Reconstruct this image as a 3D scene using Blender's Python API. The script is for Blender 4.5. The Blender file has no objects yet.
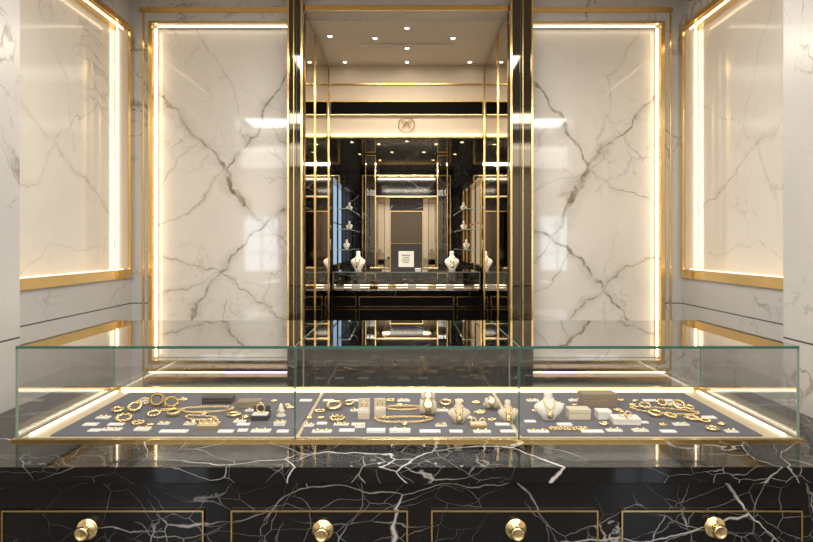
import bpy, bmesh, math, random
from mathutils import Vector, Matrix
random.seed(11)
F=632.0; CX=406.5; HZ=245.0; EYE=1.45
def X(px,Y): return (px-CX)*Y/F
def Z(py,Y): return EYE-(py-HZ)*Y/F
scene=bpy.context.scene
COL=scene.collection
scene.view_settings.view_transform='Standard'

# ------------------------------------------------------------ materials
def newmat(name):
    m=bpy.data.materials.new(name); m.use_nodes=True
    nt=m.node_tree
    return m,nt,nt.nodes['Principled BSDF'],nt.nodes['Material Output']
def pm(name,col,rough=0.5,metal=0.0,var=0.06,scale=30.0,bump=0.0,coat=0.0,spec=0.5):
    m,nt,b,o=newmat(name)
    n=nt.nodes.new('ShaderNodeTexNoise'); n.inputs['Scale'].default_value=scale; n.inputs['Detail'].default_value=3
    tc=nt.nodes.new('ShaderNodeTexCoord'); nt.links.new(tc.outputs['Object'],n.inputs['Vector'])
    r=nt.nodes.new('ShaderNodeMix'); r.data_type='RGBA'
    r.inputs[6].default_value=(*[c*(1-var) for c in col],1); r.inputs[7].default_value=(*[min(1,c*(1+var)) for c in col],1)
    nt.links.new(n.outputs['Fac'],r.inputs[0]); nt.links.new(r.outputs[2],b.inputs['Base Color'])
    b.inputs['Roughness'].default_value=rough; b.inputs['Metallic'].default_value=metal
    b.inputs['Coat Weight'].default_value=coat; b.inputs['Specular IOR Level'].default_value=spec
    if bump>0:
        bp=nt.nodes.new('ShaderNodeBump'); bp.inputs['Strength'].default_value=bump; bp.inputs['Distance'].default_value=0.001
        nt.links.new(n.outputs['Fac'],bp.inputs['Height']); nt.links.new(bp.outputs['Normal'],b.inputs['Normal'])
    return m
def em(name,col,s):
    m,nt,b,o=newmat(name); nt.nodes.remove(b)
    e=nt.nodes.new('ShaderNodeEmission'); e.inputs[0].default_value=(*col,1); e.inputs[1].default_value=s
    nt.links.new(e.outputs[0],o.inputs[0]); return m
def math_node(nt,op,a,b=None,clamp=False):
    n=nt.nodes.new('ShaderNodeMath'); n.operation=op; n.use_clamp=clamp
    for i,v in enumerate((a,b)):
        if v is None: continue
        if isinstance(v,(int,float)): n.inputs[i].default_value=v
        else: nt.links.new(v,n.inputs[i])
    return n.outputs[0]
def vec_node(nt,op,a,b=None):
    n=nt.nodes.new('ShaderNodeVectorMath'); n.operation=op
    for i,v in enumerate((a,b)):
        if v is None: continue
        if isinstance(v,(tuple,list,Vector)): n.inputs[i].default_value=tuple(v)
        else: nt.links.new(v,n.inputs[i])
    return n
def ridge(nt,vec,scale,width,detail=3,dist=0.6):
    n=nt.nodes.new('ShaderNodeTexNoise'); n.inputs['Scale'].default_value=scale; n.inputs['Detail'].default_value=detail
    n.inputs['Distortion'].default_value=dist
    nt.links.new(vec,n.inputs['Vector'])
    a=math_node(nt,'ABSOLUTE',math_node(nt,'SUBTRACT',n.outputs['Fac'],0.5))
    return math_node(nt,'SUBTRACT',1.0,math_node(nt,'DIVIDE',a,width,True),True)
def noise(nt,vec,scale,detail=2):
    n=nt.nodes.new('ShaderNodeTexNoise'); n.inputs['Scale'].default_value=scale; n.inputs['Detail'].default_value=detail
    nt.links.new(vec,n.inputs['Vector']); return n
def distort(nt,P,s1,a1,s2,a2):
    n1=noise(nt,P,s1,2); n2=noise(nt,P,s2,4)
    d1=vec_node(nt,'SCALE',vec_node(nt,'SUBTRACT',n1.outputs['Color'],(.5,.5,.5)).outputs[0]); d1.inputs['Scale'].default_value=a1
    d2=vec_node(nt,'SCALE',vec_node(nt,'SUBTRACT',n2.outputs['Color'],(.5,.5,.5)).outputs[0]); d2.inputs['Scale'].default_value=a2
    s=vec_node(nt,'ADD',P,d1.outputs[0]); s=vec_node(nt,'ADD',s.outputs[0],d2.outputs[0])
    return s.outputs[0]
def segd(nt,P,A,B):
    A=Vector(A);B=Vector(B);ba=B-A
    pa=vec_node(nt,'SUBTRACT',P,A).outputs[0]
    dt=vec_node(nt,'DOT_PRODUCT',pa,ba).outputs['Value']
    h=math_node(nt,'DIVIDE',dt,ba.length_squared,True)
    sc=nt.nodes.new('ShaderNodeVectorMath'); sc.operation='SCALE'; sc.inputs[0].default_value=tuple(ba); nt.links.new(h,sc.inputs['Scale'])
    return vec_node(nt,'LENGTH',vec_node(nt,'SUBTRACT',pa,sc.outputs[0]).outputs[0]).outputs['Value']
def fall(nt,d,w): return math_node(nt,'SUBTRACT',1.0,math_node(nt,'DIVIDE',d,w,True),True)
def white_marble(name,veins=(),base=(.74,.69,.64),rough=.09,joints=(),vein_amt=0.35,flat=None,veincol=(.20,.155,.085)):
    m,nt,b,o=newmat(name)
    g=nt.nodes.new('ShaderNodeNewGeometry'); P0=g.outputs['Position']
    Pd=distort(nt,P0,3.0,.15,12.0,.075)
    soft=noise(nt,Pd,2.2,4).outputs['Fac']
    fine=ridge(nt,Pd,1.5,.009,5,.8)
    fine2=ridge(nt,vec_node(nt,'ADD',Pd,(5.3,2.2,9.1)).outputs[0],3.0,.008,5,.5)
    msk=noise(nt,P0,1.6,2).outputs['Fac']
    msk=math_node(nt,'MULTIPLY',math_node(nt,'SUBTRACT',msk,.40,True),6.0,True)
    f=math_node(nt,'MAXIMUM',fine,math_node(nt,'MULTIPLY',fine2,.6))
    f=math_node(nt,'MULTIPLY',math_node(nt,'MULTIPLY',f,msk),vein_amt,True)
    tot=None
    if veins:
        mul=vec_node(nt,'MULTIPLY',Pd,flat).outputs[0]
        wn=noise(nt,P0,17,4).outputs['Fac']
        wn=math_node(nt,'MULTIPLY',math_node(nt,'SUBTRACT',wn,.25,True),3.0,True)
        wh=noise(nt,Pd,6,4).outputs['Fac']
        wh=math_node(nt,'MULTIPLY',math_node(nt,'SUBTRACT',wh,.36,True),3.4,True)
        for (A,B,w,amt) in veins:
            A=Vector(A)*Vector(flat);B=Vector(B)*Vector(flat)
            d=segd(nt,mul,A,B)
            core=math_node(nt,'MULTIPLY',math_node(nt,'MULTIPLY',fall(nt,d,w*.50),1.8,True),amt*.95,True)
            halo=math_node(nt,'MULTIPLY',math_node(nt,'MULTIPLY',fall(nt,d,w*2.6),amt*.50),wh)
            s=math_node(nt,'MAXIMUM',math_node(nt,'MULTIPLY',core,wn),halo)
            tot=s if tot is None else math_node(nt,'MAXIMUM',tot,s)
    m1=nt.nodes.new('ShaderNodeMix'); m1.data_type='RGBA'
    m1.inputs[6].default_value=(*[c*.84 for c in base],1); m1.inputs[7].default_value=(*[min(1,c*1.12) for c in base],1)
    nt.links.new(soft,m1.inputs[0])
    m2=nt.nodes.new('ShaderNodeMix'); m2.data_type='RGBA'; m2.inputs[7].default_value=(.26,.24,.21,1)
    nt.links.new(f,m2.inputs[0]); nt.links.new(m1.outputs[2],m2.inputs[6]); out=m2.outputs[2]
    if tot is not None:
        m3=nt.nodes.new('ShaderNodeMix'); m3.data_type='RGBA'; m3.inputs[7].default_value=(*veincol,1)
        nt.links.new(tot,m3.inputs[0]); nt.links.new(out,m3.inputs[6]); out=m3.outputs[2]
    if joints:
        sp=nt.nodes.new('ShaderNodeSeparateXYZ'); nt.links.new(P0,sp.inputs[0])
        for (ax,v) in joints:
            d=math_node(nt,'ABSOLUTE',math_node(nt,'SUBTRACT',sp.outputs[ax],v))
            k=math_node(nt,'LESS_THAN',d,.003)
            m4=nt.nodes.new('ShaderNodeMix'); m4.data_type='RGBA'; m4.inputs[7].default_value=(.10,.085,.07,1)
            nt.links.new(k,m4.inputs[0]); nt.links.new(out,m4.inputs[6]); out=m4.outputs[2]
    nt.links.new(out,b.inputs['Base Color']); b.inputs['Roughness'].default_value=rough
    b.inputs['IOR'].default_value=1.6
    return m
def black_marble(name,scale=2.6,rough=.07,thr=.5,width=.006,bright=.55,fine=.5):
    m,nt,b,o=newmat(name)
    g=nt.nodes.new('ShaderNodeNewGeometry'); P0=g.outputs['Position']
    Pd=distort(nt,P0,3.0,.16,20.0,.024)
    tot=None
    for off,sc,wd,am in (((0,0,0),scale,width,1.0),((3.1,7.7,1.9),scale*2.3,width*1.1,fine),((8.2,1.7,4.9),scale*4.1,width*1.3,fine*.6)):
        v=nt.nodes.new('ShaderNodeTexVoronoi'); v.feature='DISTANCE_TO_EDGE'; v.inputs['Scale'].default_value=sc
        q=vec_node(nt,'ADD',Pd,off).outputs[0]
        q=vec_node(nt,'MULTIPLY',q,(.8,1.0,1.35)).outputs[0]
        nt.links.new(q,v.inputs['Vector'])
        wv=math_node(nt,'MULTIPLY',math_node(nt,'POWER',noise(nt,P0,9,3).outputs['Fac'],2.0),wd*5)
        e=math_node(nt,'SUBTRACT',1.0,math_node(nt,'DIVIDE',v.outputs['Distance'],wv,True),True)
        mk=math_node(nt,'MULTIPLY',math_node(nt,'SUBTRACT',noise(nt,q,2.9,2).outputs['Fac'],thr-.02,True),7,True)
        e=math_node(nt,'MULTIPLY',math_node(nt,'MULTIPLY',e,mk),am)
        tot=e if tot is None else math_node(nt,'MAXIMUM',tot,e)
    mx=nt.nodes.new('ShaderNodeMix'); mx.data_type='RGBA'
    mx.inputs[6].default_value=(.004,.004,.0045,1); mx.inputs[7].default_value=(bright,bright*.95,bright*.9,1)
    nt.links.new(tot,mx.inputs[0]); nt.links.new(mx.outputs[2],b.inputs['Base Color'])
    b.inputs['Roughness'].default_value=rough; b.inputs['IOR'].default_value=1.5
    return m
def glass_mat(name,tint=(.987,.993,.989),refl=1.35):
    m,nt,b,o=newmat(name); nt.nodes.remove(b)
    t=nt.nodes.new('ShaderNodeBsdfTransparent'); t.inputs[0].default_value=(*tint,1)
    g=nt.nodes.new('ShaderNodeBsdfGlossy'); g.inputs['Roughness'].default_value=0.0
    f=nt.nodes.new('ShaderNodeFresnel')
    geo=nt.nodes.new('ShaderNodeNewGeometry')
    ior=math_node(nt,'ADD',1.45,math_node(nt,'MULTIPLY',geo.outputs['Backfacing'],1/1.45-1.45))
    nt.links.new(ior,f.inputs['IOR'])
    mx=nt.nodes.new('ShaderNodeMixShader')
    nt.links.new(math_node(nt,'MULTIPLY',f.outputs[0],refl,True),mx.inputs[0]); nt.links.new(t.outputs[0],mx.inputs[1]); nt.links.new(g.outputs[0],mx.inputs[2])
    nt.links.new(mx.outputs[0],o.inputs[0]); return m

GOLD=pm('polished_gold',(.86,.60,.24),.17,1.0,.01,8)
GOLDS=pm('satin_gold',(.62,.42,.15),.26,1.0,.02,20)
BRONZE=pm('aged_bronze',(.36,.24,.10),.3,1.0,.02,30)
JGOLD=pm('jewel_gold',(1.0,.78,.42),.19,1.0,.04,80)
LED=em('warm_led',(1.0,.84,.62),8.0)
LEDH=em('warm_led_soft',(1.0,.84,.62),4.5)
LEDT=em('warm_led_thin',(1.0,.82,.58),3.0)
LEDC=em('case_led',(1.0,.84,.62),6.0)
SPOT=em('downlight_glow',(1,.90,.76),30.0)
CEILLT=em('ceiling_light_glow',(1,.95,.88),3.2)
DAY=em('daylight_glow',(.75,.88,1.0),6.0)
DAY2=em('daylight_glow_soft',(.55,.74,.95),.7)
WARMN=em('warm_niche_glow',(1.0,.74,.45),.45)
WHITEP=pm('warm_white_paint',(.76,.70,.62),.5,0,.02,5)
CREAMP=pm('cream_plaster',(.60,.51,.40),.45,0,.03,5)
BLKMIR=pm('black_mirror',(.12,.10,.08),.04,1.0,.02,5)
MIR=pm('bronze_mirror',(.56,.49,.39),.03,1.0,.02,3)
BLKGL=pm('black_lacquer',(.010,.009,.009),.08,0,.05,5)
BLKMT=pm('black_satin',(.006,.005,.0045),.9,0,.05,5,spec=.05)
BM=black_marble('black_marble',2.6,.035,.44,.0058,.66,.6)
BMB=black_marble('black_marble_front',2.8,.16,.43,.0050,.50,.6)
BMF=black_marble('black_marble_far',1.8,.08,.50,.008,.35,.3)
FLOORM=pm('polished_dark_floor',(.09,.08,.07),.12,0,.1,2)
GLASS=glass_mat('clear_glass',refl=1.8)
EDGE=pm('green_glass_edge',(.035,.12,.095),.08,0,.05,20)
EDGEL=pm('pale_glass_edge',(.26,.36,.29),.12,0,.05,20)
VELVET=pm('grey_velvet',(.13,.128,.15),.9,0,.12,300,.3)
VELW=pm('white_velvet',(.84,.80,.74),.8,0,.05,200,.2)
CREAMV=pm('cream_leather',(.72,.62,.47),.55,0,.06,150,.2)
TAUPE=pm('taupe_leather',(.28,.22,.15),.55,0,.06,150,.2)
DARKL=pm('dark_leather',(.030,.026,.024),.4,0,.1,150,.3)
CARDM=pm('white_card',(.88,.86,.82),.5,0,.02,50)
DECKM=pm('cream_deck',(.62,.50,.33),.3,0,.03,30)
PEARL=pm('pearl',(.90,.78,.55),.2,0,.03,90)
INK=pm('grey_ink',(.15,.14,.13),.6,0,.02,50)

# ------------------------------------------------------------ mesh helpers
def link(ob,parent=None):
    COL.objects.link(ob)
    if parent is not None: ob.parent=parent
    return ob
def top(ob,label,cat,group=None):
    ob['label']=label; ob['category']=cat
    if group: ob['group']=group
    return ob
def struct(ob): ob['kind']='structure'; return ob
def thing(name,label,cat,loc=(0,0,0),rot=0,group=None,tilt=(0,0)):
    e=bpy.data.objects.new(name,None); e.empty_display_size=.05; e.location=loc; e.rotation_euler=(tilt[0],tilt[1],rot)
    link(e); return top(e,label,cat,group)
def mk(name,bm,mats,parent=None,smooth=False,loc=None):
    me=bpy.data.meshes.new(name)
    bmesh.ops.recalc_face_normals(bm,faces=bm.faces[:])
    bm.to_mesh(me); bm.free()
    if not isinstance(mats,(list,tuple)): mats=[mats]
    for m in mats: me.materials.append(m)
    if smooth:
        for p in me.polygons: p.use_smooth=True
    ob=bpy.data.objects.new(name,me); link(ob,parent)
    if loc is not None: ob.location=loc
    return ob
def addbox(bm,b,bevel=0):
    x0,x1,y0,y1,z0,z1=b
    r=bmesh.ops.create_cube(bm,size=1.0)
    vs=r['verts']
    for v in vs:
        v.co=Vector(((x0+x1)/2+v.co.x*(x1-x0),(y0+y1)/2+v.co.y*(y1-y0),(z0+z1)/2+v.co.z*(z1-z0)))
    if bevel>0:
        es=list({e for v in vs for e in v.link_edges})
        bmesh.ops.bevel(bm,geom=es,offset=bevel,segments=2,affect='EDGES',profile=.6)
def box(name,b,mat,parent=None,bevel=0,world=True):
    x0,x1,y0,y1,z0,z1=b
    c=((x0+x1)/2,(y0+y1)/2,z0)
    bm=bmesh.new(); addbox(bm,(x0-c[0],x1-c[0],y0-c[1],y1-c[1],0,z1-z0),bevel)
    return mk(name,bm,mat,parent,loc=c)
def boxes(name,bl,mat,parent=None,bevel=0):
    x0=min(b[0] for b in bl);x1=max(b[1] for b in bl);y0=min(b[2] for b in bl);y1=max(b[3] for b in bl);z0=min(b[4] for b in bl)
    c=((x0+x1)/2,(y0+y1)/2,z0); bm=bmesh.new()
    for b in bl: addbox(bm,(b[0]-c[0],b[1]-c[0],b[2]-c[1],b[3]-c[1],b[4]-c[2],b[5]-c[2]),bevel)
    return mk(name,bm,mat,parent,loc=c)
def pane(name,b,parent,edge=EDGE):
    ob=box(name,b,[GLASS,edge],parent)
    d=[b[1]-b[0],b[3]-b[2],b[5]-b[4]]; ax=d.index(min(d))
    for p in ob.data.polygons:
        if abs(p.normal[ax])<.5: p.material_index=1
    return ob
def lathe(bm,prof,seg=24,mat=Matrix.Identity(4)):
    rings=[]
    for r,z in prof:
        rings.append([bm.verts.new(mat@Vector((r*math.cos(2*math.pi*i/seg),r*math.sin(2*math.pi*i/seg),z))) for i in range(seg)])
    for a,b in zip(rings,rings[1:]):
        for i in range(seg): bm.faces.new((a[i],a[(i+1)%seg],b[(i+1)%seg],b[i]))
    bm.faces.new(rings[0][::-1]); bm.faces.new(rings[-1])
def torus(bm,R,r,nu=24,nv=8,mat=Matrix.Identity(4),fn=None,sx=1,sy=1,flat=1):
    g=[]
    for i in range(nu):
        u=2*math.pi*i/nu; row=[]
        for j in range(nv):
            v=2*math.pi*j/nv; rr=r*(fn(u,v) if fn else 1)
            row.append(bm.verts.new(mat@Vector(((R+rr*math.cos(v))*math.cos(u)*sx,(R+rr*math.cos(v))*math.sin(u)*sy,rr*math.sin(v)*flat))))
        g.append(row)
    for i in range(nu):
        for j in range(nv):
            bm.faces.new((g[i][j],g[(i+1)%nu][j],g[(i+1)%nu][(j+1)%nv],g[i][(j+1)%nv]))
def tube(bm,pts,r,nv=6):
    rows=[]
    for i,p in enumerate(pts):
        t=(pts[min(i+1,len(pts)-1)]-pts[max(i-1,0)]).normalized()
        a=t.orthogonal().normalized() if i==0 else (a-t*a.dot(t)).normalized()
        b=t.cross(a)
        rows.append([bm.verts.new(p+r*(a*math.cos(2*math.pi*j/nv)+b*math.sin(2*math.pi*j/nv))) for j in range(nv)])
    for A,B in zip(rows,rows[1:]):
        for j in range(nv): bm.faces.new((A[j],A[(j+1)%nv],B[(j+1)%nv],B[j]))
    bm.faces.new(rows[0][::-1]); bm.faces.new(rows[-1])
def chainlinks(bm,pts,lr,wr,closed=False):
    n=len(pts)
    for i in range(n if closed else n-1):
        p=pts[i];q=pts[(i+1)%n]; t=(q-p).normalized()
        x=t; up=Vector((0,0,1)) if abs(t.z)<.9 else Vector((0,1,0))
        y=up.cross(x).normalized(); z=x.cross(y)
        if i%2: y,z=z,y
        M=Matrix.Translation((p+q)/2)@Matrix((x,y,z)).transposed().to_4x4()
        torus(bm,lr,wr,8,4,M,sx=1.35)
def resample(pts,step,closed):
    pp=pts+[pts[0]] if closed else pts
    L=[0]
    for a,b in zip(pp,pp[1:]): L.append(L[-1]+(b-a).length)
    n=max(4,int(L[-1]/step)); 
    if n%2: n+=1
    out=[];k=0
    for i in range(n if closed else n+1):
        s=L[-1]*i/n
        while k<len(L)-2 and L[k+1]<s: k+=1
        f=(s-L[k])/max(1e-9,L[k+1]-L[k]); out.append(pp[k].lerp(pp[k+1],f))
    return out

# ------------------------------------------------------------ room shell
YB=3.45; CZ=2.80
def vl(pts,w,amt):
    Ys=3.53; out=[]
    for (a,b) in zip(pts,pts[1:]):
        out.append(((X(a[0],Ys),Ys,Z(a[1],Ys)),(X(b[0],Ys),Ys,Z(b[1],Ys)),w,amt))
    return out
vL=vl([(160,96),(205,140),(232,172)],.020,.8)+vl([(232,172),(248,205)],.034,1.0)+vl([(290,72),(262,118),(228,168)],.020,.85)+vl([(228,168),(203,205),(160,222)],.010,.6)\
  +vl([(292,212),(246,238),(218,268),(196,322)],.020,.85)+vl([(165,262),(212,268),(250,292),(292,324)],.012,.65)+vl([(248,205),(292,250)],.009,.7)+vl([(200,30),(232,90),(245,140)],.006,.5)\
  +vl([(205,140),(176,160),(160,190)],.006,.55)+vl([(262,118),(280,140),(292,146)],.006,.55)+vl([(218,268),(190,290),(160,300)],.007,.6)+vl([(228,300),(215,350),(222,384)],.008,.55)
vR=vl([(528,68),(558,118),(588,166)],.021,.85)+vl([(588,166),(572,200),(560,226)],.036,1.0)+vl([(657,86),(622,136),(588,166)],.018,.8)+vl([(588,166),(622,196),(660,206)],.010,.6)\
  +vl([(524,226),(572,248),(598,276),(622,324)],.021,.9)+vl([(658,256),(622,276),(585,300),(560,332)],.012,.65)+vl([(560,226),(528,262)],.010,.7)+vl([(640,30),(610,80),(600,140)],.006,.45)\
  +vl([(622,136),(640,160),(658,166)],.006,.55)+vl([(558,118),(540,150),(526,160)],.006,.55)+vl([(572,248),(550,290),(528,300)],.007,.55)+vl([(598,300),(606,350),(596,384)],.008,.55)
SLABL=white_marble('bookmatched_marble_slab',vL,flat=(1,0,1),base=(.755,.715,.655),rough=.045)
SLABR=white_marble('bookmatched_marble_slab_mirrored',vR,flat=(1,0,1),base=(.755,.715,.655),rough=.045)
WALLM=white_marble('pale_marble_wall',joints=((2,1.133),),base=(.58,.565,.55),rough=.25,vein_amt=1.0)
def sv(pts,w,a,s):
    out=[]
    for p,q in zip(pts,pts[1:]): out.append(((s*1.57,p[0],p[1]),(s*1.57,q[0],q[1]),w,a))
    return out
sidev=lambda s: sv([(2.3,2.25),(2.7,1.95),(3.4,1.62)],.010,.55,s)+sv([(2.3,1.65),(2.7,1.72),(3.0,2.05),(3.4,2.2)],.008,.45,s)+sv([(2.5,1.3),(2.8,1.45),(3.3,1.42)],.006,.4,s)+sv([(2.6,2.6),(2.9,2.2),(3.0,1.9)],.006,.4,s)
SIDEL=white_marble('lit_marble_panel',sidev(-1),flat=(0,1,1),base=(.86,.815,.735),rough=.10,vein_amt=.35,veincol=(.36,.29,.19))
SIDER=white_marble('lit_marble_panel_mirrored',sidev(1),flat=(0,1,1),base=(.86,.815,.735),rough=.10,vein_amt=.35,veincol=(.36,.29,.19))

struct(box('floor',(-4,4,-4,8.3,-.1,0),FLOORM))
struct(box('ceiling',(-4,4,-4,YB+.15,CZ,CZ+.1),WHITEP))
def side_wall(s):
    name='wall_left' if s<0 else 'wall_right'
    xn=1.327 if s<0 else 1.293
    yn=2.17
    n0,n1=2.25,3.405; zb,zt=1.316,2.61
    bl=[(xn,1.85,1.96,yn,0,CZ),
        (1.5,1.85,yn,YB+.15,0,zb),(1.5,1.85,yn,YB+.15,zt,CZ),
        (1.5,1.85,yn,n0,zb,zt),(1.5,1.85,n1,YB+.15,zb,zt),(1.58,1.85,n0,n1,zb,zt),
        (1.85,4,1.96,2.1,0,CZ)]
    if s<0: bl=[(-b[1],-b[0],*b[2:]) for b in bl]
    struct(boxes(name,bl,WALLM))
    lo=lambda a,b,*r:(a,b,*r) if s>0 else (-b,-a,*r)
    p=thing('wall_panel','cream marble wall panel backlit inside a polished gold frame','wall panel',(s*1.54,(n0+n1)/2,zb),group='backlit side wall panels')
    def P(n,b,m):
        b=lo(*b); b=(b[0]-s*1.54,b[1]-s*1.54,b[2]-(n0+n1)/2,b[3]-(n0+n1)/2,b[4]-zb,b[5]-zb)
        return box(n,b,m,p)
    P('marble_slab',(1.572,1.5795,n0+.002,n1-.002,zb+.002,zt-.002),SIDEL if s<0 else SIDER)
    g=.030
    fr=[(1.488,1.4995,n0-.03,n1+g,zb-.042,zb-.001),(1.488,1.4995,n0-.03,n1+g,zt+.001,zt+.03),(1.488,1.4995,n1+.001,n1+g,zb,zt)]
    fr+=[(1.4995,1.5715,n0+.01,n1-.004,zb+.0005,zb+.003),(1.4995,1.5715,n0+.01,n1-.004,zt-.003,zt-.0005)]
    fr=[lo(*b) for b in fr]
    fr=[(b[0]-s*1.54,b[1]-s*1.54,b[2]-(n0+n1)/2,b[3]-(n0+n1)/2,b[4]-zb,b[5]-zb) for b in fr]
    boxes('gold_frame',fr,GOLD,p)
    P('reveal',(1.5,1.571,n1-.004,n1-.001,zb+.004,zt-.004),CREAMP)
    P('led_strip',(1.552,1.557,n1-.012,n1-.005,zb+.004,zt-.004),LED)
    P('led_strip',(1.515,1.521,n0+.02,n1-.02,zb+.004,zb+.007),LEDT)
    P('led_strip',(1.515,1.521,n0+.02,n1-.02,zt-.008,zt-.004),LEDH)
side_wall(-1); side_wall(1)

XL0,XL1=X(152,YB),-.64; XR0,XR1=.68,X(661,YB)
ZN0,ZN1=Z(360,YB),Z(24,YB); HEAD=Z(11,YB)
bl=[(-1.5,XL0,YB,YB+.15,0,CZ),(XL0,-.56,YB,YB+.15,0,ZN0),(XL0,-.56,YB,YB+.15,ZN1,CZ),(XL0,-.56,YB+.09,YB+.15,ZN0,ZN1),
    (1.5,XR1,YB,YB+.15,0,CZ),(.56,XR1,YB,YB+.15,0,ZN0),(.56,XR1,YB,YB+.15,ZN1,CZ),(.56,XR1,YB+.09,YB+.15,ZN0,ZN1),
    (-.56,.56,YB,YB+.15,HEAD,CZ)]
bl=[(min(b[0],b[1]),max(b[0],b[1]),*b[2:]) for b in bl]
struct(boxes('wall_back',bl,WALLM))
for s,(a,b,mat) in ((-1,(XL0,XL1,SLABL)),(1,(XR1,XR0,SLABR))):
    cx=(a+b)/2; p=thing('wall_panel','bookmatched white marble slab with brown veins in edge-lit gold frame','wall panel',(cx,YB+.05,ZN0),group='bookmatched slab wall panels')
    def Q(n,bx,m):
        x0,x1=min(bx[0],bx[1]),max(bx[0],bx[1])
        return box(n,(x0-cx,x1-cx,bx[2]-YB-.05,bx[3]-YB-.05,bx[4]-ZN0,bx[5]-ZN0),m,p)
    Q('marble_slab',(a-s*.003,b,YB+.08,YB+.089,ZN0+.003,ZN1-.003),mat)
    o=s
    fr=[]
    def bb(x0,x1,*r): 
        x0,x1=min(x0,x1),max(x0,x1); fr.append((x0-cx,x1-cx,r[0]-YB-.05,r[1]-YB-.05,r[2]-ZN0,r[3]-ZN0))
    bb(a,a+o*.016,YB-.012,YB-.001,ZN0,ZN1)
    bb(a-o*.004,a-o*.0005,YB-.012,YB+.079,ZN0,ZN1)
    bb(a+o*.016,b,YB-.012,YB-.001,ZN1+.0,ZN1+.010)
    bb(a+o*.016,b,YB-.012,YB-.001,ZN0-.018,ZN0)
    boxes('gold_frame',fr,GOLD,p)
    Q('led_strip',(a-o*.005,a-o*.010,YB+.040,YB+.047,ZN0+.01,ZN1-.01),LED)
    Q('led_strip',(a-o*.02,b,YB+.030,YB+.036,ZN1-.008,ZN1-.003),LEDH)
i=1
for b in [(X(140,YB),-.64,YB-.010,YB-.001,Z(13,YB),Z(8,YB)),(.68,X(672,YB),YB-.010,YB-.001,Z(13,YB),Z(8,YB)),
          (X(143.3,YB),X(145,YB),YB-.008,YB-.001,0.0,Z(13.5,YB)),(X(669,YB),X(670.7,YB),YB-.008,YB-.001,0.0,Z(13.5,YB)),
          (-.56,.56,YB-.012,YB-.001,HEAD-.0,Z(6,YB))]:
    struct(box('trim_%d'%i,b,GOLD)); i+=1
# low gold ledges with concealed warm light under the tall slabs
for k,(a,b) in enumerate(((X(148,YB),-.64),(.68,X(666,YB)))):
    struct(boxes('trim_%d'%(20+k),[(a,b,YB-.040,YB-.001,Z(370,YB),Z(367,YB)),(a,b,YB-.030,YB-.001,Z(381,YB),Z(376,YB))],GOLD))
    struct(box('trim_%d'%(22+k),(a+.01,b-.01,YB-.012,YB-.001,Z(372.6,YB),Z(371,YB)),LEDT))
for s,x0,x1 in ((-1,.562,.638),(1,.562,.678)):
    p=thing('pilaster','slim black mirror pilaster edged with vertical gold strips','pilaster',(s*(x0+x1)/2,YB,0),group='opening pilasters')
    c=(x0+x1)/2
    def J(n,a,b,y0,y1,m,z0=0.0,z1=CZ-.002):
        a,b=s*a-s*c,s*b-s*c; a,b=min(a,b),max(a,b)
        return box(n,(a,b,y0-YB,y1-YB,z0,z1),m,p)
    J('body',x0+.001,x1-.001,YB-.045,YB-.012,BLKMIR)
    J('gold_strip',x0-.004,x0+.006,YB-.058,YB-.046,GOLD)
    J('gold_strip',x1-.007,x1+.002,YB-.058,YB-.046,GOLD)
    J('gold_strip',(x0+x1)/2+.004,(x0+x1)/2+.009,YB-.050,YB-.046,GOLDS)
    J('glass_fin',(x0+x1)/2-.010,(x0+x1)/2-.007,YB-.052,YB-.046,EDGE)

YP0,YP1=YB+.15,4.5; PC=HEAD
for s,n in ((-1,'wall_passage_left'),(1,'wall_passage_right')):
    a,b=(-.80,-.56) if s<0 else (.56,.80)
    struct(box(n,(a,b,YP0,YP1+.12,0,PC),BLKGL))
    p=thing('wall_mirror','tall bronze mirror framed by thin gold bars','mirror',(s*.555,(YP0+YP1)/2,0),group='passage wall mirrors')
    def K(nm,x0,x1,y0,y1,z0,z1,m):
        x0,x1=s*x0-s*.555,s*x1-s*.555; x0,x1=min(x0,x1),max(x0,x1)
        return box(nm,(x0,x1,y0-(YP0+YP1)/2,y1-(YP0+YP1)/2,z0,z1),m,p)
    K('mirror_sheet',.552,.559,YP0-.14,YP1,.02,PC-.01,MIR)
    for y in (3.82,4.487):
        K('gold_bar',.5465,.5515,y-.008,y+.008,.02,PC-.012,GOLD)
struct(box('ceiling_passage',(-.80,.80,YB+.15,YP1+.12,PC,PC+.08),WHITEP))
ZH=Z(136,YP1)
struct(boxes('wall_header',[(-.56,.56,YP1,YP1+.12,ZH,PC)],CREAMP))
def front(n,py0,py1,d,m,x=.535):
    return struct(box(n,(-x,x,YP1-d,YP1-.001,Z(py1,YP1),Z(py0,YP1)),m))
front('trim_6',103,115,.03,BLKMT); front('trim_7',101.8,103,.034,GOLD); front('trim_8',115.2,116.0,.032,GOLD)
front('trim_9',134.8,135.8,.03,LEDT); front('trim_10',136.2,138.0,.03,GOLD); front('trim_11',84,85.2,.02,GOLDS)
ec=Vector((X(406.5,YP1),YP1-.016,Z(125,YP1)))
em_t=thing('wall_emblem','round dark gold ring emblem with interlaced curved monogram','emblem',ec)
R90=Matrix.Rotation(math.pi/2,4,'X')
bm=bmesh.new(); torus(bm,.056,.0030,48,8,R90); mk('ring',bm,BRONZE,em_t,True)
bm=bmesh.new()
def arc(x0,z0,x1,z1,bend,n=12):
    a=Vector((x0,0,z0));b=Vector((x1,0,z1));d=(b-a).normalized();nn=Vector((-d.z,0,d.x))
    return [a.lerp(b,t/n)+nn*bend*math.sin(math.pi*t/n) for t in range(n+1)]
tube(bm,arc(-.030,-.030,.030,.030,.012),.0026); tube(bm,arc(.030,-.030,-.030,.030,-.012),.0026)
tube(bm,arc(-.034,.020,.034,.020,-.024),.0024); tube(bm,arc(-.026,-.018,.026,-.018,.016),.0022)
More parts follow.
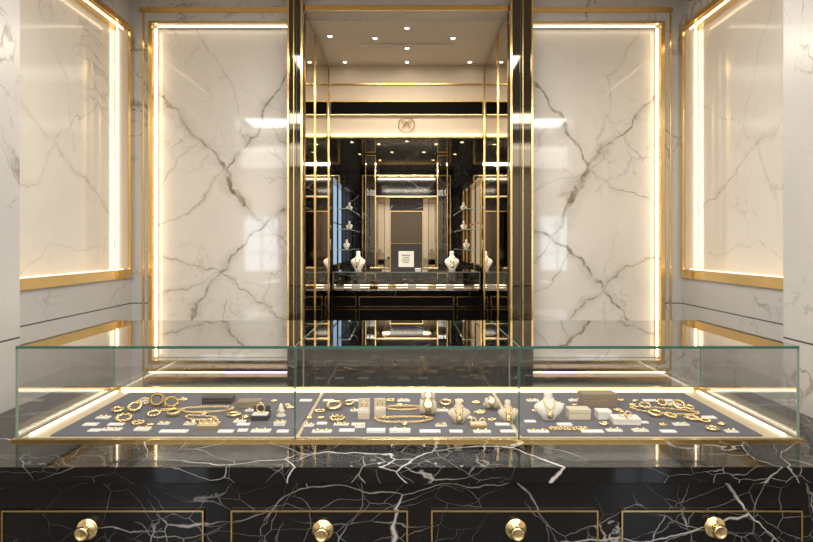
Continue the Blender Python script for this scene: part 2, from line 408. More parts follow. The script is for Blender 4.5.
mk('monogram',bm,BRONZE,em_t,True)

# far room
YF=8.0; RW=.70; RC=2.40
struct(boxes('wall_far_left',[(-RW-.12,-RW,YP1+.12,YF,0,1.25),(-RW-.12,-RW,YP1+.12,YF,2.10,RC),(-RW-.12,-RW,YP1+.12,5.95,1.25,2.10),(-RW-.12,-RW,7.75,YF,1.25,2.10)],BLKMIR))
struct(boxes('wall_far_right',[(RW,RW+.12,YP1+.12,YF,0,1.25),(RW,RW+.12,YP1+.12,YF,2.10,RC),(RW,RW+.12,YP1+.12,5.95,1.25,2.10),(RW,RW+.12,7.75,YF,1.25,2.10)],BLKMIR))
struct(box('wall_far_back',(-RW-.12,RW+.12,YF,YF+.12,0,RC),BMF))
struct(box('ceiling_far',(-RW-.12,RW+.12,YP1+.12,YF+.12,RC,RC+.08),pm('dark_glossy_ceiling',(.085,.07,.053),.12,0,.05,5)))
struct(box('window_1',(-RW-.10,-RW-.09,5.95,7.75,1.25,2.10),DAY2))
struct(box('wall_niche_back',(RW+.09,RW+.10,5.95,7.75,1.25,2.10),WARMN))  # lit look of the niche put into its back panel as warm emission
for k,s in ((12,-1),(13,1)):
    wf=[]
    for y in (5.95,6.40,6.84,7.30,7.73): wf.append((-.005,.01,y,y+.012,1.25,2.10))
    for z in (1.25,1.66,2.085): wf.append((-.005,.005,5.97,7.73,z,z+.012))
    bl=[((-RW+a,-RW+b,*r) if s<0 else (RW-b,RW-a,*r)) for a,b,*r in wf]
    struct(boxes('trim_%d'%k,bl,BLKGL if s<0 else GOLD))
def frame(bl,x,z0,z1,y,t,d):
    bl+= [(-x-t,-x,y-d,y,z0,z1),(x,x+t,y-d,y,z0,z1),(-x,x,y-d,y,z1-t,z1)]
    return bl
p=thing('mirror_portal','large dark mirror in nested gold frames on black marble','mirror',(0,YF-.01,0))
def fb(n,bl,m): 
    return boxes(n,[(b[0],b[1],b[2]-YF+.01,b[3]-YF+.01,b[4],b[5]) for b in bl],m,p)
fb('gold_frame',frame([],.545,.0,2.33,YF-.002,.014,.05),GOLD)
fb('gold_frame',frame([],.38,.0,2.06,YF-.002,.012,.04),GOLD)
fb('gold_frame',frame([],.20,.0,1.88,YF-.002,.009,.03),GOLD)
fb('mirror_sheet',[(-.377,-.212,YF-.012,YF-.004,.02,2.04),(.212,.377,YF-.012,YF-.004,.02,2.04)],MIR)
fb('centre_mirror',[(-.198,.198,YF-.012,YF-.004,.02,1.87)],BLKMIR)
fb('light_strip',[(-.38,.38,YF-.050,YF-.043,2.063,2.067)],LEDT)
for s in (-1,1):
    sx=s*.375
    g=thing('glass_screen','tall clear glass screen with slim gold frame','screen',(sx,6.6,0),group='glass screens')
    boxes('gold_frame',[(-.055,-.047,-.008,.008,0,RC-.01),(.047,.055,-.008,.008,0,RC-.01),(-.047,.047,-.008,.008,RC-.022,RC-.01),(-.047,.047,-.008,.008,1.15,1.160)],GOLD,g)
    pane('glass',(-.046,.046,-.003,.003,1.164,2.37),g,EDGEL)

def downlight(loc,r,grp,ring=GOLDS):
    p=thing('downlight','small round recessed ceiling spotlight with a gold rim','light',loc,group=grp)
    bm=bmesh.new(); torus(bm,r,r*.16,20,8); mk('rim',bm,ring,p,True,loc=(0,0,-r*.17))
    bm=bmesh.new(); lathe(bm,[(r*.8,-r*.08),(r*.8,-.001)],20); mk('lens',bm,SPOT,p)
for (px,py) in ((375,38),(453,38),(407,62),(345,62),(470,62),(407,48),(407,28),(330,36)):
    Y=F*(PC-EYE)/(HZ-py); 
    if YP0<Y<YP1-.05: downlight((X(px,Y),Y,PC),.016,'passage ceiling spotlights',WHITEP)
for (px,py) in ((352,142),(379,144),(407,141),(436,144),(462,142),(360,154),(392,152),(424,152),(455,154),(380,160),(433,160)):
    Y=F*(RC-EYE)/(HZ-py)
    if Y<YF-.1: downlight((X(px,Y),Y,RC),.020,'far room ceiling spotlights')
t=box('linear_ceiling_light',(-.30,.30,4.02,4.04,PC-.012,PC-.001),WHITEP); top(t,'slim white linear ceiling rail','light')

# far counter
ZC=Z(290,5.3)
fc=thing('counter_cabinet','black counter with gold-lined drawers in the far room','cabinet',(0,5.3,0))
box('body',(-.66,.66,.02,.55,0,ZC-.04),BLKGL,fc)
def drawer2(x0,x1,z0,z1):
    cx=(x0+x1)/2; d=box('drawer',(x0,x1,0,.019,z0,z1),BLKGL,fc,.002)
    t=.008
    boxes('gold_frame',[(x0-cx,x1-cx,-.006,-.001,0,t),(x0-cx,x1-cx,-.006,-.001,z1-z0-t,z1-z0),(x0-cx,x0-cx+t,-.006,-.001,t,z1-z0-t),(x1-cx-t,x1-cx,-.006,-.001,t,z1-z0-t)],GOLD,d).location.y=-.0125
    return d
for (a,b) in ((-.63,-.42),(-.40,.40),(.42,.63)):
    drawer2(a,b,.93,1.02); drawer2(a,b,.80,.915); drawer2(a,b,.40,.77)
wt=box('worktop',(-.67,.67,5.27,5.86,ZC-.04,ZC-.001),BMF,None,.002); top(wt,'black marble worktop of the far counter','worktop')
dc=thing('display_case','low clear glass display case on the far counter','display case',(0,5.56,ZC+.0015))
H2=Z(272,5.3)-ZC
pane('front_pane',(-.62,.62,-.25,-.242,.006,H2-.008),dc,EDGEL); pane('back_pane',(-.62,.62,.242,.25,.006,H2-.008),dc,EDGEL)
pane('side_pane',(-.62,-.612,-.24,.24,.006,H2-.008),dc,EDGEL); pane('side_pane',(.612,.62,-.24,.24,.006,H2-.008),dc,EDGEL)
pane('top_pane',(-.62,.62,-.25,.25,H2-.007,H2),dc,EDGEL)
boxes('gold_rail',[(-.625,.625,-.256,-.241,0,.005),(-.625,.625,.241,.256,0,.005),(-.625,-.61,-.24,.24,0,.005),(.61,.625,-.24,.24,0,.005)],GOLD,dc)
box('led_strip',(-.60,.60,.225,.238,.006,.012),LEDH,dc)

# ------------------------------------------------------------ main counter
wx0,wx1=-1.324,1.290
wt=box('worktop',(wx0,wx1,1.563,2.46,.861,.901),BM,None,.0015); top(wt,'long polished black marble worktop with white veins','worktop')
cab=thing('counter_cabinet','black marble counter cabinet with four gold-edged drawers','cabinet',(0,1.6,0))
box('body',(wx0+.005,wx1-.005,.0,.82,0,.860),BMB,cab)
YD=1.594
for (p0,p1,kx,ky) in ((2,204,84,532),(231,408,322,533),(431,598,517,532),(621,802,718,530)):
    x0,x1=X(p0,YD),X(p1,YD)
    z1=Z(510,YD); z0=.50
    cx=(x0+x1)/2
    d=box('drawer',(x0,x1,YD-1.6,-.0005,z0,z1),BMB,cab,.0008)
    t=.004; h=z1-z0; hw=(x1-x0)/2; yy=-(.0055/2)
    f=boxes('gold_edge',[(-hw,hw,yy-.003,yy-.0005,0,t),(-hw,hw,yy-.003,yy-.0005,h-t,h),(-hw,-hw+t,yy-.003,yy-.0005,t,h-t),(hw-t,hw,yy-.003,yy-.0005,t,h-t)],GOLD,d)
    kxw=X(kx,1.575)-cx; kz=Z(ky,1.575)-z0
    M=Matrix.Rotation(math.pi/2,4,'X')
    k=bpy.data.objects.new('knob',None); k.empty_display_size=.02; link(k,d); k.location=(kxw,yy-.0005,kz)
    bm=bmesh.new(); lathe(bm,[(.0250,0),(.0270,.001),(.0270,.003),(.0245,.0045),(.0150,.0055),(.0145,.0075),(.0080,.0080),(.004,.0082)],40,M); mk('backplate',bm,JGOLD,k,True)
    bm=bmesh.new(); lathe(bm,[(.0070,.0084),(.0065,.018),(.0085,.022),(.0150,.0245),(.0175,.0275),(.0178,.031),(.0150,.0345),(.0130,.0350),(.0120,.0340),(.004,.0335)],40,M); mk('handle',bm,JGOLD,k,True)

# display case
XC0,XC1=X(15,1.77),X(800,1.77); YC0,YC1=1.77,2.37; ZT=Z(346,1.77); T=.006
XA,XB=X(295,1.77),X(519,1.77)
ZD=.907
case=thing('display_case','long clear glass jewellery display case with gold base rail','display case',((XC0+XC1)/2,2.07,.9014))
ox,oy,oz=(XC0+XC1)/2,2.07,.9014
def CB(n,b,m,bevel=0): return box(n,(b[0]-ox,b[1]-ox,b[2]-oy,b[3]-oy,b[4]-oz,b[5]-oz),m,case,bevel)
def CP(n,b,e=EDGE): return pane(n,(b[0]-ox,b[1]-ox,b[2]-oy,b[3]-oy,b[4]-oz,b[5]-oz),case,e)
zb=.9085; g=.004
xs=[XC0,XA,XB,XC1]
for a,b in zip(xs,xs[1:]):
    CP('front_pane',(a+g/2,b-g/2,YC0,YC0+T,zb,ZT-T-.001),EDGEL)
    CP('back_pane',(a+g/2,b-g/2,YC1-T,YC1,.9195,ZT-T-.001),EDGEL)
    CP('top_pane',(a+g/2,b-g/2,YC0,YC1,ZT-T-.002,ZT))
for xx in (XA,XB):
    CB('seam_joint',(xx-g/2+.0004,xx+g/2-.0004,YC0+.001,YC0+T-.001,zb,ZT-T-.003),EDGE)
    CB('seam_joint',(xx-g/2+.0006,xx+g/2-.0006,YC0+.001,YC1-.001,ZT-T+.001,ZT-.001),EDGEL)
CP('side_pane',(XC0,XC0+T,YC0+T+.001,YC1-T-.001,zb,ZT-T-.003),EDGEL); CP('side_pane',(XC1-T,XC1,YC0+T+.001,YC1-T-.001,zb,ZT-T-.003),EDGEL)
CB('deck',(XC0+.012,XC1-.012,YC0+.010,YC1-.010,.9016,ZD),DECKM)
def C2(n,bl,m): return boxes(n,[(b[0]-ox,b[1]-ox,b[2]-oy,b[3]-oy,b[4]-oz,b[5]-oz) for b in bl],m,case)
C2('gold_rail',[(XC0-.006,XC1+.006,YC0-.008,YC0+.009,.9014,.908),(XC0-.006,XC1+.006,YC1-.009,YC1+.008,.9014,.919),(XC0-.006,XC0+.011,YC0+.01,YC1-.01,.9014,.908),(XC1-.011,XC1+.006,YC0+.01,YC1-.01,.9014,.908)],GOLD)
C2('led_strip',[(XC0+.022,XC0+.028,YC0+.03,YC1-.03,ZD+.0005,ZD+.005),(XC1-.028,XC1-.022,YC0+.03,YC1-.03,ZD+.0005,ZD+.005),(XC0+.04,XC1-.04,YC1-.026,YC1-.018,ZD+.0005,ZD+.006)],LEDC)
PZ=.911
for (a,b) in ((-1.01,-.315),(-.302,.312),(.326,1.01)):
    t=box('display_pad',(a,b,1.792,2.31,ZD+.0003,PZ),VELVET,None,.001); top(t,'flat dark grey velvet pad lining the glass display case','display pad','velvet pads in the display case')

# ------------------------------------------------------------ jewellery
OCC=[]
def occ(lo,rx,ry): OCC.append((lo[0],lo[1],rx,ry))
def free(x,y,rx,ry): return all(abs(x-a)>rx+c or abs(y-b)>ry+d for a,b,c,d in OCC)
def L(px,py):
    Y=F*(EYE-PZ)/(py-HZ); return (X(px,Y),Y,PZ+.0004)
def bangle(px,py,R,r,kind='rope',rot=0,tilt=0,mat=JGOLD,label=None):
    bm=bmesh.new(); R*=1.02; r*=1.15
    if kind=='rope': torus(bm,R,r,72,8,fn=lambda u,v:1+.22*math.cos(14*u+2*v)); 
    elif kind=='cuff': torus(bm,R,r*.6,36,8,flat=2.6)
    elif kind=='bead':
        n=int(2*math.pi*R/(r*2.0))
        for i in range(n):
            a=2*math.pi*i/n
            bmesh.ops.create_icosphere(bm,subdivisions=2,radius=r,matrix=Matrix.Translation((R*math.cos(a),R*math.sin(a),0)))
    elif kind=='link':
        pts=[Vector((R*math.cos(2*math.pi*i/18),R*math.sin(2*math.pi*i/18),0)) for i in range(18)]
        chainlinks(bm,pts,2*math.pi*R/18*.50,r*.45,True)
    lo=L(px,py); occ(lo,R+r,(R+r)*math.cos(tilt))
    bmesh.ops.rotate(bm,verts=bm.verts[:],cent=(0,0,0),matrix=Matrix.Rotation(tilt,3,'X'))
    mz=min(v.co.z for v in bm.verts)
    bmesh.ops.translate(bm,verts=bm.verts[:],vec=(0,0,-mz))
    ob=mk('bracelet',bm,mat,None,True,loc=lo); ob.rotation_euler=(0,0,rot)
    names={'rope':'twisted gold rope bracelet lying on grey velvet','cuff':'smooth wide gold cuff bracelet on grey velvet','bead':'beaded gold bracelet lying on grey velvet','link':'chunky gold link bracelet on grey velvet'}
    return top(ob,label or names[kind],'bracelet','bracelets in the display case')
def necklace(px,py,a,b,lr,rot=0,pend=True,wob=.12,label='gold chain necklace laid out on grey velvet'):
    lo=L(px,py); occ(lo,a,b); p=thing('necklace',label,'necklace',lo,rot,'necklaces in the display case')
    pts=[Vector((a*math.cos(t)*(1+wob*math.sin(3*t)),b*math.sin(t)*(1+wob*math.cos(2*t)),lr*1.35)) for t in [2*math.pi*i/80 for i in range(80)]]
    bm=bmesh.new(); chainlinks(bm,resample(pts,lr*2.1,True),lr,lr*.40,True); mk('chain',bm,JGOLD,p,True)
    if pend:
        bm=bmesh.new(); lathe(bm,[(.002,0),(.009,.001),(.010,.003),(.007,.006),(.002,.0075)],16); mk('pendant',bm,JGOLD,p,True,loc=(0,-b*1.05-.008,.0005))
def card(px,py,w,d,h=.004,rot=0,deco=None):
    lo=L(px,py); occ(lo,w/2,d/2)
    if deco is None:
        ob=box('price_card',(lo[0]-w/2,lo[0]+w/2,lo[1]-d/2,lo[1]+d/2,lo[2],lo[2]+h),CARDM,None,.0008); ob.rotation_euler.z=rot
        return top(ob,'small blank white card lying on grey velvet','card','white cards in the display case')
    p=thing('earring_card','small white card holding a pair of gold earrings','jewellery card',lo,rot,'earring cards in the display case')
    box('card',(-w/2,w/2,-d/2,d/2,0,h),CARDM,p,.0008)
    for sx in (-1,1):
        bm=bmesh.new()
        if deco=='stud': lathe(bm,[(.001,0),(.0045,.0008),(.005,.003),(.0025,.006)],12)
        else: torus(bm,.006,.0016,16,6,Matrix.Translation((0,0,.0018)))
        mk('earring',bm,JGOLD,p,True,loc=(sx*w*.22,0,h+.0003))
BP=[(0,.42,.30),(.10,.50,.34),(.22,.70,.38),(.36,.92,.38),(.46,1.0,.34),(.53,.97,.29),(.60,.80,.25),(.67,.50,.22),(.74,.33,.20),(.86,.28,.19),(.96,.30,.20),(1.0,.27,.18)]
def bprof(t):
    for a,b in zip(BP,BP[1:]):
        if t<=b[0]:
            f=(t-a[0])/(b[0]-a[0]); return a[1]+(b[1]-a[1])*f,a[2]+(b[2]-a[2])*f
    return BP[-1][1:]
def bust(loc,w,h,label='white velvet necklace bust wearing a gold necklace',mat=VELW,rot=0,group='necklace busts',pearls=False,fat=1.0):
    p=thing('necklace_bust',label,'jewellery stand',loc,rot,group)
    bm=bmesh.new(); rings=[]; n=28; m=24; hw=w/2
    def cy(t): return .10*hw-.22*hw*math.sin(math.pi*min(1,t/.8))*.6+.22*hw*t
    for j in range(m+1):
        t=j/m; a,b=bprof(t)
        rings.append([bm.verts.new((hw*a*math.cos(2*math.pi*i/n),hw*b*math.sin(2*math.pi*i/n)+cy(t),h*t+(hw*.10*math.sin(2*math.pi*i/n) if t>.9 else 0))) for i in range(n)])
    for A,B in zip(rings,rings[1:]):
        for i in range(n): bm.faces.new((A[i],A[(i+1)%n],B[(i+1)%n],B[i]))
    bm.faces.new(rings[0][::-1]); bm.faces.new(rings[-1]); mk('bust',bm,mat,p,True)
    def surf(x,t,off):
        a,b=bprof(t); q=max(0,1-(x/(hw*a))**2); return Vector((x,-hw*b*math.sqrt(q)+cy(t)-off,h*t))
    for k,(dep,r) in enumerate(((.26,.0017*fat),(.42,.0014*fat))):
        pts=[]
        for i in range(25):
            s=-1+2*i/24; t=dep+(.76-dep)*abs(s)**1.4; xx=s*hw*(.31+.30*(1-abs(s))*abs(s)*2)
            pts.append(surf(xx,t,r*1.2))
        bm=bmesh.new()
        if pearls and k==0: 
            for q in resample(pts,.0046*fat,False): bmesh.ops.create_icosphere(bm,subdivisions=1,radius=.0024*fat,matrix=Matrix.Translation(q))
            mk('necklace',bm,PEARL,p,True)
        else:
            chainlinks(bm,resample(pts,r*2.3,False),r,r*.42); mk('necklace',bm,JGOLD,p,True)
    bm=bmesh.new(); q=surf(0,.22,.001); lathe(bm,[(.001,0),(.006*fat,.001),(.007*fat,.003),(.003*fat,.005)],14,Matrix.Rotation(math.pi/2,4,'X')); mk('pendant',bm,JGOLD,p,True,loc=q)
    return p
def jbox(px,py,w,d,h,mat,rot=0,label='closed jewellery box on grey velvet',bow=False,gold=True,top_item=None):
    lo=L(px,py); occ(lo,w/2,d/2); p=thing('jewellery_box',label,'box',lo,rot,'jewellery boxes in the display case')
    box('base',(-w/2,w/2,-d/2,d/2,0,h*.55),mat,p,.0015)
    box('lid',(-w/2-.001,w/2+.001,-d/2-.001,d/2+.001,h*.58,h),mat,p,.002)
    if gold: box('gold_band',(-w/2+.001,w/2-.001,-d/2+.001,d/2-.001,h*.551,h*.579),JGOLD,p)
    if bow:
        boxes('ribbon',[(-.003,.003,-d/2-.002,d/2+.002,h+.0002,h+.0012)],JGOLD,p)
        bm=bmesh.new()
        for s in (-1,1): torus(bm,.009,.002,20,6,Matrix.Translation((s*.010,0,h+.009))@Matrix.Rotation(s*.5,4,'Y')@Matrix.Rotation(math.pi/2,4,'X'),flat=2.2,sy=.7)
        bmesh.ops.create_icosphere(bm,subdivisions=2,radius=.004,matrix=Matrix.Translation((0,0,h+.006)))
        mk('bow',bm,JGOLD,p,True)
    return p
def ringbox(px,py,w,d,h,mat,label='open ring box showing a gold ring on a cream cushion',rot=0):
    lo=L(px,py); occ(lo,w/2,d/2); p=thing('ring_box',label,'ring box',lo,rot,'ring boxes in the display case')
    box('base',(-w/2,w/2,-d/2,d/2,0,h*.45),mat,p,.0015)
    l=box('lid',(-w/2,w/2,d/2-.008,d/2-.001,h*.46,h*1.15),mat,p,.0015)
    box('cushion',(-w/2+.003,w/2-.003,-d/2+.003,d/2-.010,h*.455,h*.62),VELW,p,.0015)
    bm=bmesh.new(); torus(bm,w*.24,w*.045,24,8,Matrix.Rotation(math.pi/2,4,'X'))
    bmesh.ops.create_icosphere(bm,subdivisions=1,radius=w*.10,matrix=Matrix.Translation((0,0,w*.29)))
    mk('ring',bm,JGOLD,p,True,loc=(0,-.003,h*.625+w*.28))
def watch(px,py,s=1.0,rot=0):
    lo=L(px,py); occ(lo,.024*s,.02*s); p=thing('wristwatch','gold wristwatch wrapped round a cream display cushion','watch',lo,rot,'watches in the display case')
    bm=bmesh.new(); M=Matrix.Translation((0,0,.020*s))@Matrix.Rotation(math.pi/2,4,'Y')
    lathe(bm,[(.012*s,-.021*s),(.016*s,-.019*s),(.018*s,0),(.016*s,.019*s),(.012*s,.021*s)],20,M); mk('cushion',bm,CREAMV,p,True)
    bm=bmesh.new(); torus(bm,.0195*s,.0014*s,48,8,Matrix.Translation((0,0,.0215*s))@Matrix.Rotation(math.pi/2,4,'Y'),fn=lambda u,v:1+.15*math.cos(30*u),flat=5.5); mk('strap',bm,JGOLD,p,True)
    M=Matrix.Translation((0,-.0165*s,.031*s))@Matrix.Rotation(math.radians(60),4,'X')
    bm=bmesh.new(); lathe(bm,[(.008*s,0),(.0125*s,.001*s),(.013*s,.004*s),(.011*s,.0055*s)],24,M); mk('watch_case',bm,JGOLD,p,True)
    bm=bmesh.new(); lathe(bm,[(.0095*s,.0056*s),(.0095*s,.0062*s)],24,M); mk('dial',bm,CARDM,p)
def ringstand(px,py,s=1.0):
    lo=L(px,py); occ(lo,.014*s,.014*s); p=thing('ring_stand','small cream cone ring stand with gold rings','jewellery stand',lo,0,'ring stands in the display case')
    bm=bmesh.new(); lathe(bm,[(.013*s,0),(.013*s,.003*s),(.009*s,.005*s),(.0075*s,.015*s),(.005*s,.028*s),(.002*s,.033*s)],20); mk('cone',bm,VELW,p,True)
    bm=bmesh.new(); torus(bm,.0092*s,.0014*s,24,8,Matrix.Translation((0,0,.014*s)))
    bmesh.ops.create_icosphere(bm,subdivisions=1,radius=.003*s,matrix=Matrix.Translation((0,-.011*s,.0145*s))); mk('ring',bm,JGOLD,p,True)
def brooch_at(lo,r,rot=0):
    occ(lo,r,r); bm=bmesh.new()
    for i in range(6):
        a=math.pi*i/3; torus(bm,r*.42,r*.14,14,6,Matrix.Translation((r*.5*math.cos(a),r*.5*math.sin(a),r*.15)),sy=.8)
    bmesh.ops.create_icosphere(bm,subdivisions=2,radius=r*.28,matrix=Matrix.Translation((0,0,r*.28)))
    ob=mk('brooch',bm,JGOLD,None,True,loc=lo); ob.rotation_euler.z=rot
    top(ob,'flower-shaped gold brooch on grey velvet','brooch','brooches in the display case')
def brooch(px,py,r,rot=0): brooch_at(L(px,py),r,rot)
def tray(px,py,w,d,mat=CREAMV,n=3,rot=0):
    lo=L(px,py); occ(lo,w/2,d/2); p=thing('ring_tray','small gold-rimmed cream tray holding gold rings','tray',lo,rot,'ring trays in the display case')
    box('pad',(-w/2+.002,w/2-.002,-d/2+.002,d/2-.002,0,.010),mat,p,.001)
    boxes('rim',[(-w/2,w/2,-d/2,-d/2+.0018,0,.013),(-w/2,w/2,d/2-.0018,d/2,0,.013),(-w/2,-w/2+.0018,-d/2+.0018,d/2-.0018,0,.013),(w/2-.0018,w/2,-d/2+.0018,d/2-.0018,0,.013)],JGOLD,p)
    for i in range(n):
        bm=bmesh.new(); torus(bm,.0075,.0016,20,6,Matrix.Rotation(math.radians(70),4,'X'))
        bmesh.ops.create_icosphere(bm,subdivisions=1,radius=.0030,matrix=Matrix.Translation((0,-.003,.0085)))
        mk('ring',bm,JGOLD,p,True,loc=(-w/2+w*(i+.5)/n,0,.019))
def cbust(px,py,w,h,label,mat,pearls=False):
    lo=L(px,py); occ(lo,w/2,w/4); bust(lo,w,h,label,mat,0,'necklace busts in the display case',pearls,1.5)

# section one
bangle(124,421,.020,.0050,'link',.2,.25); bangle(135,411,.018,.0045,'rope',.1,.5); bangle(138,424,.016,.0038,'link',.6,0); bangle(145,404,.015,.004,'bead',.6,.4); bangle(118,412,.014,.004,'rope',.6,.2)
bangle(157,406,.019,.005,'rope',.3,.9,mat=BRONZE,label='dark-toned twisted gold bracelet leaning on grey velvet'); bangle(154,416,.017,.004,'bead',0,.2); bangle(171,407,.020,.005,'link',.5,.6,mat=GOLDS); bangle(174,416,.018,.0045,'cuff',0,.2)
necklace(207,411,.080,.038,.0036,.1); necklace(200,419,.052,.024,.0032,-.3,True)
jbox(219,402,.10,.055,.020,DARKL,.0,'flat black leather jewellery box on grey velvet')
bangle(234,416,.018,.004,'rope',0,0)
tray(209,428,.062,.046,CREAMV,3)
jbox(250,407,.075,.045,.024,TAUPE,.05,'brown and gold jewellery box on grey velvet')
ringbox(261,419,.052,.045,.032,DARKL,'open black ring box with a gold ring on white cushion')
ringstand(281,416,1.2); brooch(290,408,.016); brooch(183,400,.018)
card(112,430,.054,.026,deco='hoop'); card(143,430,.044,.028,.006,deco='stud'); card(174,432.0,.080,.024); card(190,424.5,.034,.020,deco='hoop'); card(240,422,.036,.022,.004,deco='stud'); card(261,431.5,.056,.026,deco='stud'); card(280,425,.034,.024,.01,deco='hoop'); card(226,432.0,.044,.022); card(164,424,.034,.02,deco='hoop'); card(243,431,.028,.022); card(95,431,.034,.022); card(283,432.0,.034,.022)
# section two
bangle(334,409,.021,.0048,'rope',0,.3); bangle(337,420,.021,.0042,'link',.4,0); bangle(320,412,.014,.0035,'bead',0,0); bangle(349,405,.014,.0035,'rope',0,.2)
ringbox(364,418,.036,.036,.050,CREAMV,'tall cream ring box holding a gold ring'); ringbox(380,416,.036,.036,.046,CREAMV,'tall cream ring box holding a gold ring',.05)
necklace(404,421,.085,.034,.0036,.05); necklace(403,409,.060,.026,.0032,0,False)
watch(428,415,1.25); watch(428,404,1.1)
cbust(459,423,.070,.066,'small cream velvet bust with a gold necklace',CREAMV)
tray(478,427,.050,.034,VELW,2); brooch(480,413,.019); brooch(492,420,.015,.3); watch(491,409,1.0); brooch(476,403,.017)
cbust(508,422,.062,.062,'small cream velvet bust with a gold necklace',CREAMV)
bangle(446,405,.017,.004,'rope',0,.2); bangle(459,403,.013,.0035,'bead',0,.2)
card(309,426,.03,.024,deco='stud'); card(322,424,.03,.022); card(322,432.0,.056,.024,deco='hoop'); card(347,431,.044,.024); card(360,427.5,.03,.018,deco='stud'); card(376,432,.054,.026,.008); card(400,432,.060,.026,.008,deco='stud'); card(430,432.0,.060,.024); card(441,426,.034,.02,deco='hoop'); card(482,432.3,.050,.022,deco='stud'); card(508,432,.044,.022); card(456,432.0,.038,.022)
# section three
cbust(549,420,.092,.084,'white velvet necklace bust wearing a beaded gold necklace',VELW,True)
jbox(578,418,.066,.045,.032,CREAMV,0,'cream leather jewellery box with gold band'); jbox(597,405,.115,.06,.044,TAUPE,.0,'large taupe leather jewellery box with gold band')
jbox(603,418,.042,.04,.026,VELW,0,'small white jewellery box with gold band')
jbox(625,423,.080,.050,.020,VELW,-.08,'white gift box topped with a gold bow',True)
necklace(568,430,.055,.009,.0034,0,False,label='short gold chain laid flat on grey velvet')
bangle(645,408,.016,.004,'link',0,.3); bangle(655,416,.017,.0045,'rope',.3,.2); bangle(662,406,.014,.0042,'bead',0,.5); bangle(671,418,.016,.005,'link',.8,.2); bangle(679,409,.016,.0045,'rope',0,.6); bangle(692,420,.017,.005,'link',.4,.1); bangle(712,430,.015,.0038,'rope',0,0); brooch(663,425,.013); bangle(689,411,.013,.004,'cuff',0,.2); bangle(705,422,.013,.0035,'bead',0,.1)
necklace(664,412,.100,.038,.0030,-.35,False)
card(538,432.0,.060,.024,deco='hoop'); card(592,432.0,.064,.024); card(614,431,.044,.022,deco='stud'); card(640,431,.044,.024,deco='hoop'); card(530,422,.034,.020); card(643,423,.030,.016); card(668,432,.044,.022)
# small pieces set out in rows between the larger ones
n=0
for k in range(3000):
    if n>=58: break
    px=random.choice((random.uniform(88,288),random.uniform(304,514),random.uniform(528,732)))
    py=random.choice((401,405,411,418,425,432)); lo=L(px,py)
    if abs(lo[0])>.96 or lo[1]>2.26: continue
    kind=random.random()
    if kind<.60:
        w,d=random.uniform(.034,.048),random.uniform(.020,.026)
        if not free(lo[0],lo[1],w/2+.003,d/2+.003): continue
        card(px,py,w,d,.004,0,random.choice((None,'stud','hoop')))
    elif kind<.82:
        r=random.uniform(.010,.014)
        if not free(lo[0],lo[1],r+.002,r+.002): continue
        brooch_at(lo,r,random.random())
    else:
        r=random.uniform(.009,.012)
        if not free(lo[0],lo[1],r+.006,r+.006): continue
        bangle(px,py,r,.0030,random.choice(('rope','bead')),random.random(),0,label='small gold hoop lying on grey velvet')
    n+=1

# far counter objects
zt2=ZC+H2+.002
for px in (358,452): bust((X(px,5.62),5.62,zt2),.13,.165,'white velvet necklace bust with gold chain on the far counter',VELW,0,'far counter busts',fat=2.3)
st=thing('framed_card','black easel frame holding a white lettered card','sign',(0.0,5.60,zt2))
box('backing',(-.14,.14,0,.02,.0,.235),DARKL,st,.002)
boxes('frame_edge',[(-.142,-.139,-.003,-.0005,0,.237),(.139,.142,-.003,-.0005,0,.237),(-.139,.139,-.003,-.0005,.234,.237)],GOLDS,st)
box('card',(-.070,.065,-.004,-.0005,.03,.170),CARDM,st)
boxes('text_lines',[(-.044,.034,-.0056,-.0042,.132,.138),(-.036,.026,-.0056,-.0042,.110,.114),(-.044,.034,-.0056,-.0042,.090,.094),(-.030,.020,-.0056,-.0042,.070,.074)],INK,st)
def fbox(px,w,d,h,mat,y,z,label,nm='jewellery_box'):
    x=X(px,y); p=thing(nm,label,'box',(x,y,z),0,'boxes at the far counter')
    box('base',(-w/2,w/2,-d/2,d/2,0,h*.6),mat,p,.002); box('lid',(-w/2-.001,w/2+.001,-d/2-.001,d/2+.001,h*.62,h),GOLD if mat is not VELW else VELW,p,.002)
fbox(376,.10,.08,.035,DARKL,5.46,zt2,'black and gold box on the far display case'); fbox(433,.09,.08,.03,DARKL,5.46,zt2,'black and gold box on the far display case'); fbox(418,.05,.05,.025,VELW,5.40,zt2,'small white box on the far display case')
for px,m in ((340,CREAMV),(356,VELW),(374,DARKL),(392,CREAMV),(412,VELW),(432,CREAMV),(450,VELW),(468,CREAMV)):
    fbox(px,.07,.06,.035,m,5.42,ZC+.002,'small jewellery box inside the far glass case')
for s in (-1,1):
    for z in (1.40,1.60,1.80):
        sh=box('glass_shelf',(min(s*.56,s*.675),max(s*.56,s*.675),6.15,7.6,z,z+.008),[GLASS,EDGEL],None); top(sh,'clear glass wall shelf with green edges','shelf','far room glass shelves')
        for pl in sh.data.polygons:
            if abs(pl.normal.z)<.5: pl.material_index=1
        bust((s*.615,6.5+.3*(z>1.5),z+.0085),.070,.095,'white velvet bust on a glass shelf',VELW,0,'shelf busts',fat=1.5)

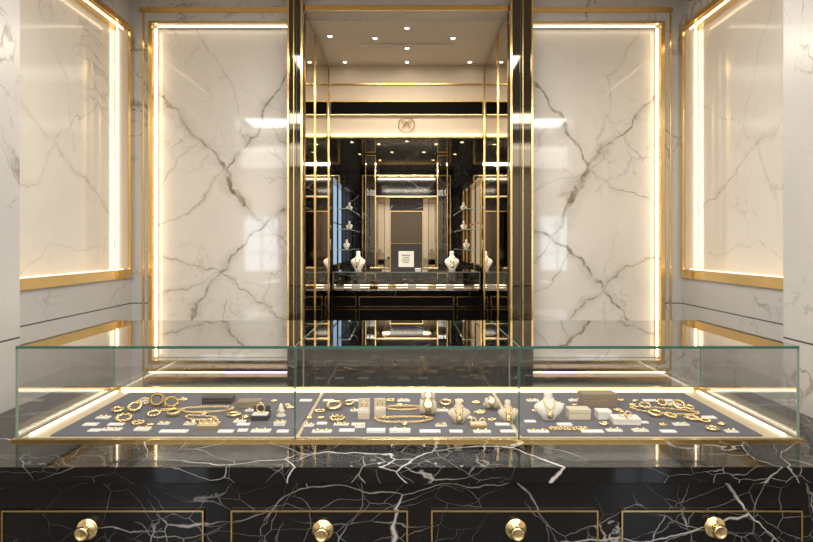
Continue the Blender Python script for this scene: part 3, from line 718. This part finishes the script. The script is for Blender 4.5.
# ------------------------------------------------------------ room behind the viewpoint
struct(boxes('wall_front',[(-4,4,-4.15,-4,0,1.0),(-4,4,-4.15,-4,1.95,CZ),(-4,-2.85,-4.15,-4,1.0,1.95),(-2.25,2.35,-4.15,-4,1.0,1.95),(2.95,4,-4.15,-4,1.0,1.95)],WHITEP))
for i,(a,b) in enumerate(((-2.85,-2.25),(2.35,2.95))):
    struct(box('window_%d'%(i+2),(a,b,-4.12,-4.10,1.0,1.95),DAY))
    m=(a+b)/2
    struct(boxes('trim_%d'%(i+14),[(m-.01,m+.01,-4.09,-4.05,1.0,1.95)]+[(a,b,-4.09,-4.05,z,z+.02) for z in (1.3,1.62)],BLKGL))
struct(box('wall_side_left',(-4.15,-4,-4.15,2.1,0,CZ),WHITEP)); struct(box('wall_side_right',(4,4.15,-4.15,2.1,0,CZ),WHITEP))
for y,x0,x1 in ((-1.9,-3.2,3.2),(-.4,-3.0,-.9),(-.4,.9,3.0)):
    t=box('linear_ceiling_light',(x0,x1,y-.03,y+.03,CZ-.02,CZ-.001),CEILLT); top(t,'long white linear ceiling light','light','linear ceiling lights')

def area(n,loc,rot,sx,sy,p,col=(1,.95,.88)):  # area lights added to brighten the rooms, not modelled fixtures
    l=bpy.data.lights.new(n,'AREA'); l.shape='RECTANGLE'; l.size=sx; l.size_y=sy; l.energy=p; l.color=col
    o=bpy.data.objects.new(n,l); o.location=loc; o.rotation_euler=rot; link(o); top(o,'added fill area light just under the ceiling','light'); return o
area('ceiling_fill',(0,.2,CZ-.03),(0,0,0),3.4,.5,80)
area('ceiling_fill',(0,2.2,CZ-.03),(0,0,0),1.6,.4,34)
area('ceiling_fill',(0,-2.6,CZ-.03),(0,0,0),6,2.4,160)
area('ceiling_fill',(0,3.9,PC-.02),(0,0,0),.6,.2,12,(1,.87,.70))
area('ceiling_fill',(0,5.3,RC-.03),(0,0,0),.8,.2,30,(1,.88,.72))
area('ceiling_fill',(0,7.2,RC-.03),(0,0,0),.8,.2,32,(1,.88,.72))

w=bpy.data.worlds.new('world'); scene.world=w; w.use_nodes=True
w.node_tree.nodes['Background'].inputs[0].default_value=(.8,.88,1,1); w.node_tree.nodes['Background'].inputs[1].default_value=.3
cam=bpy.data.cameras.new('camera'); co=bpy.data.objects.new('camera',cam); link(co)
cam.lens=28.0; cam.sensor_width=36; cam.shift_y=-26/813; cam.clip_start=.02
co.location=(0,0,EYE); co.rotation_euler=(math.pi/2,0,0); scene.camera=co
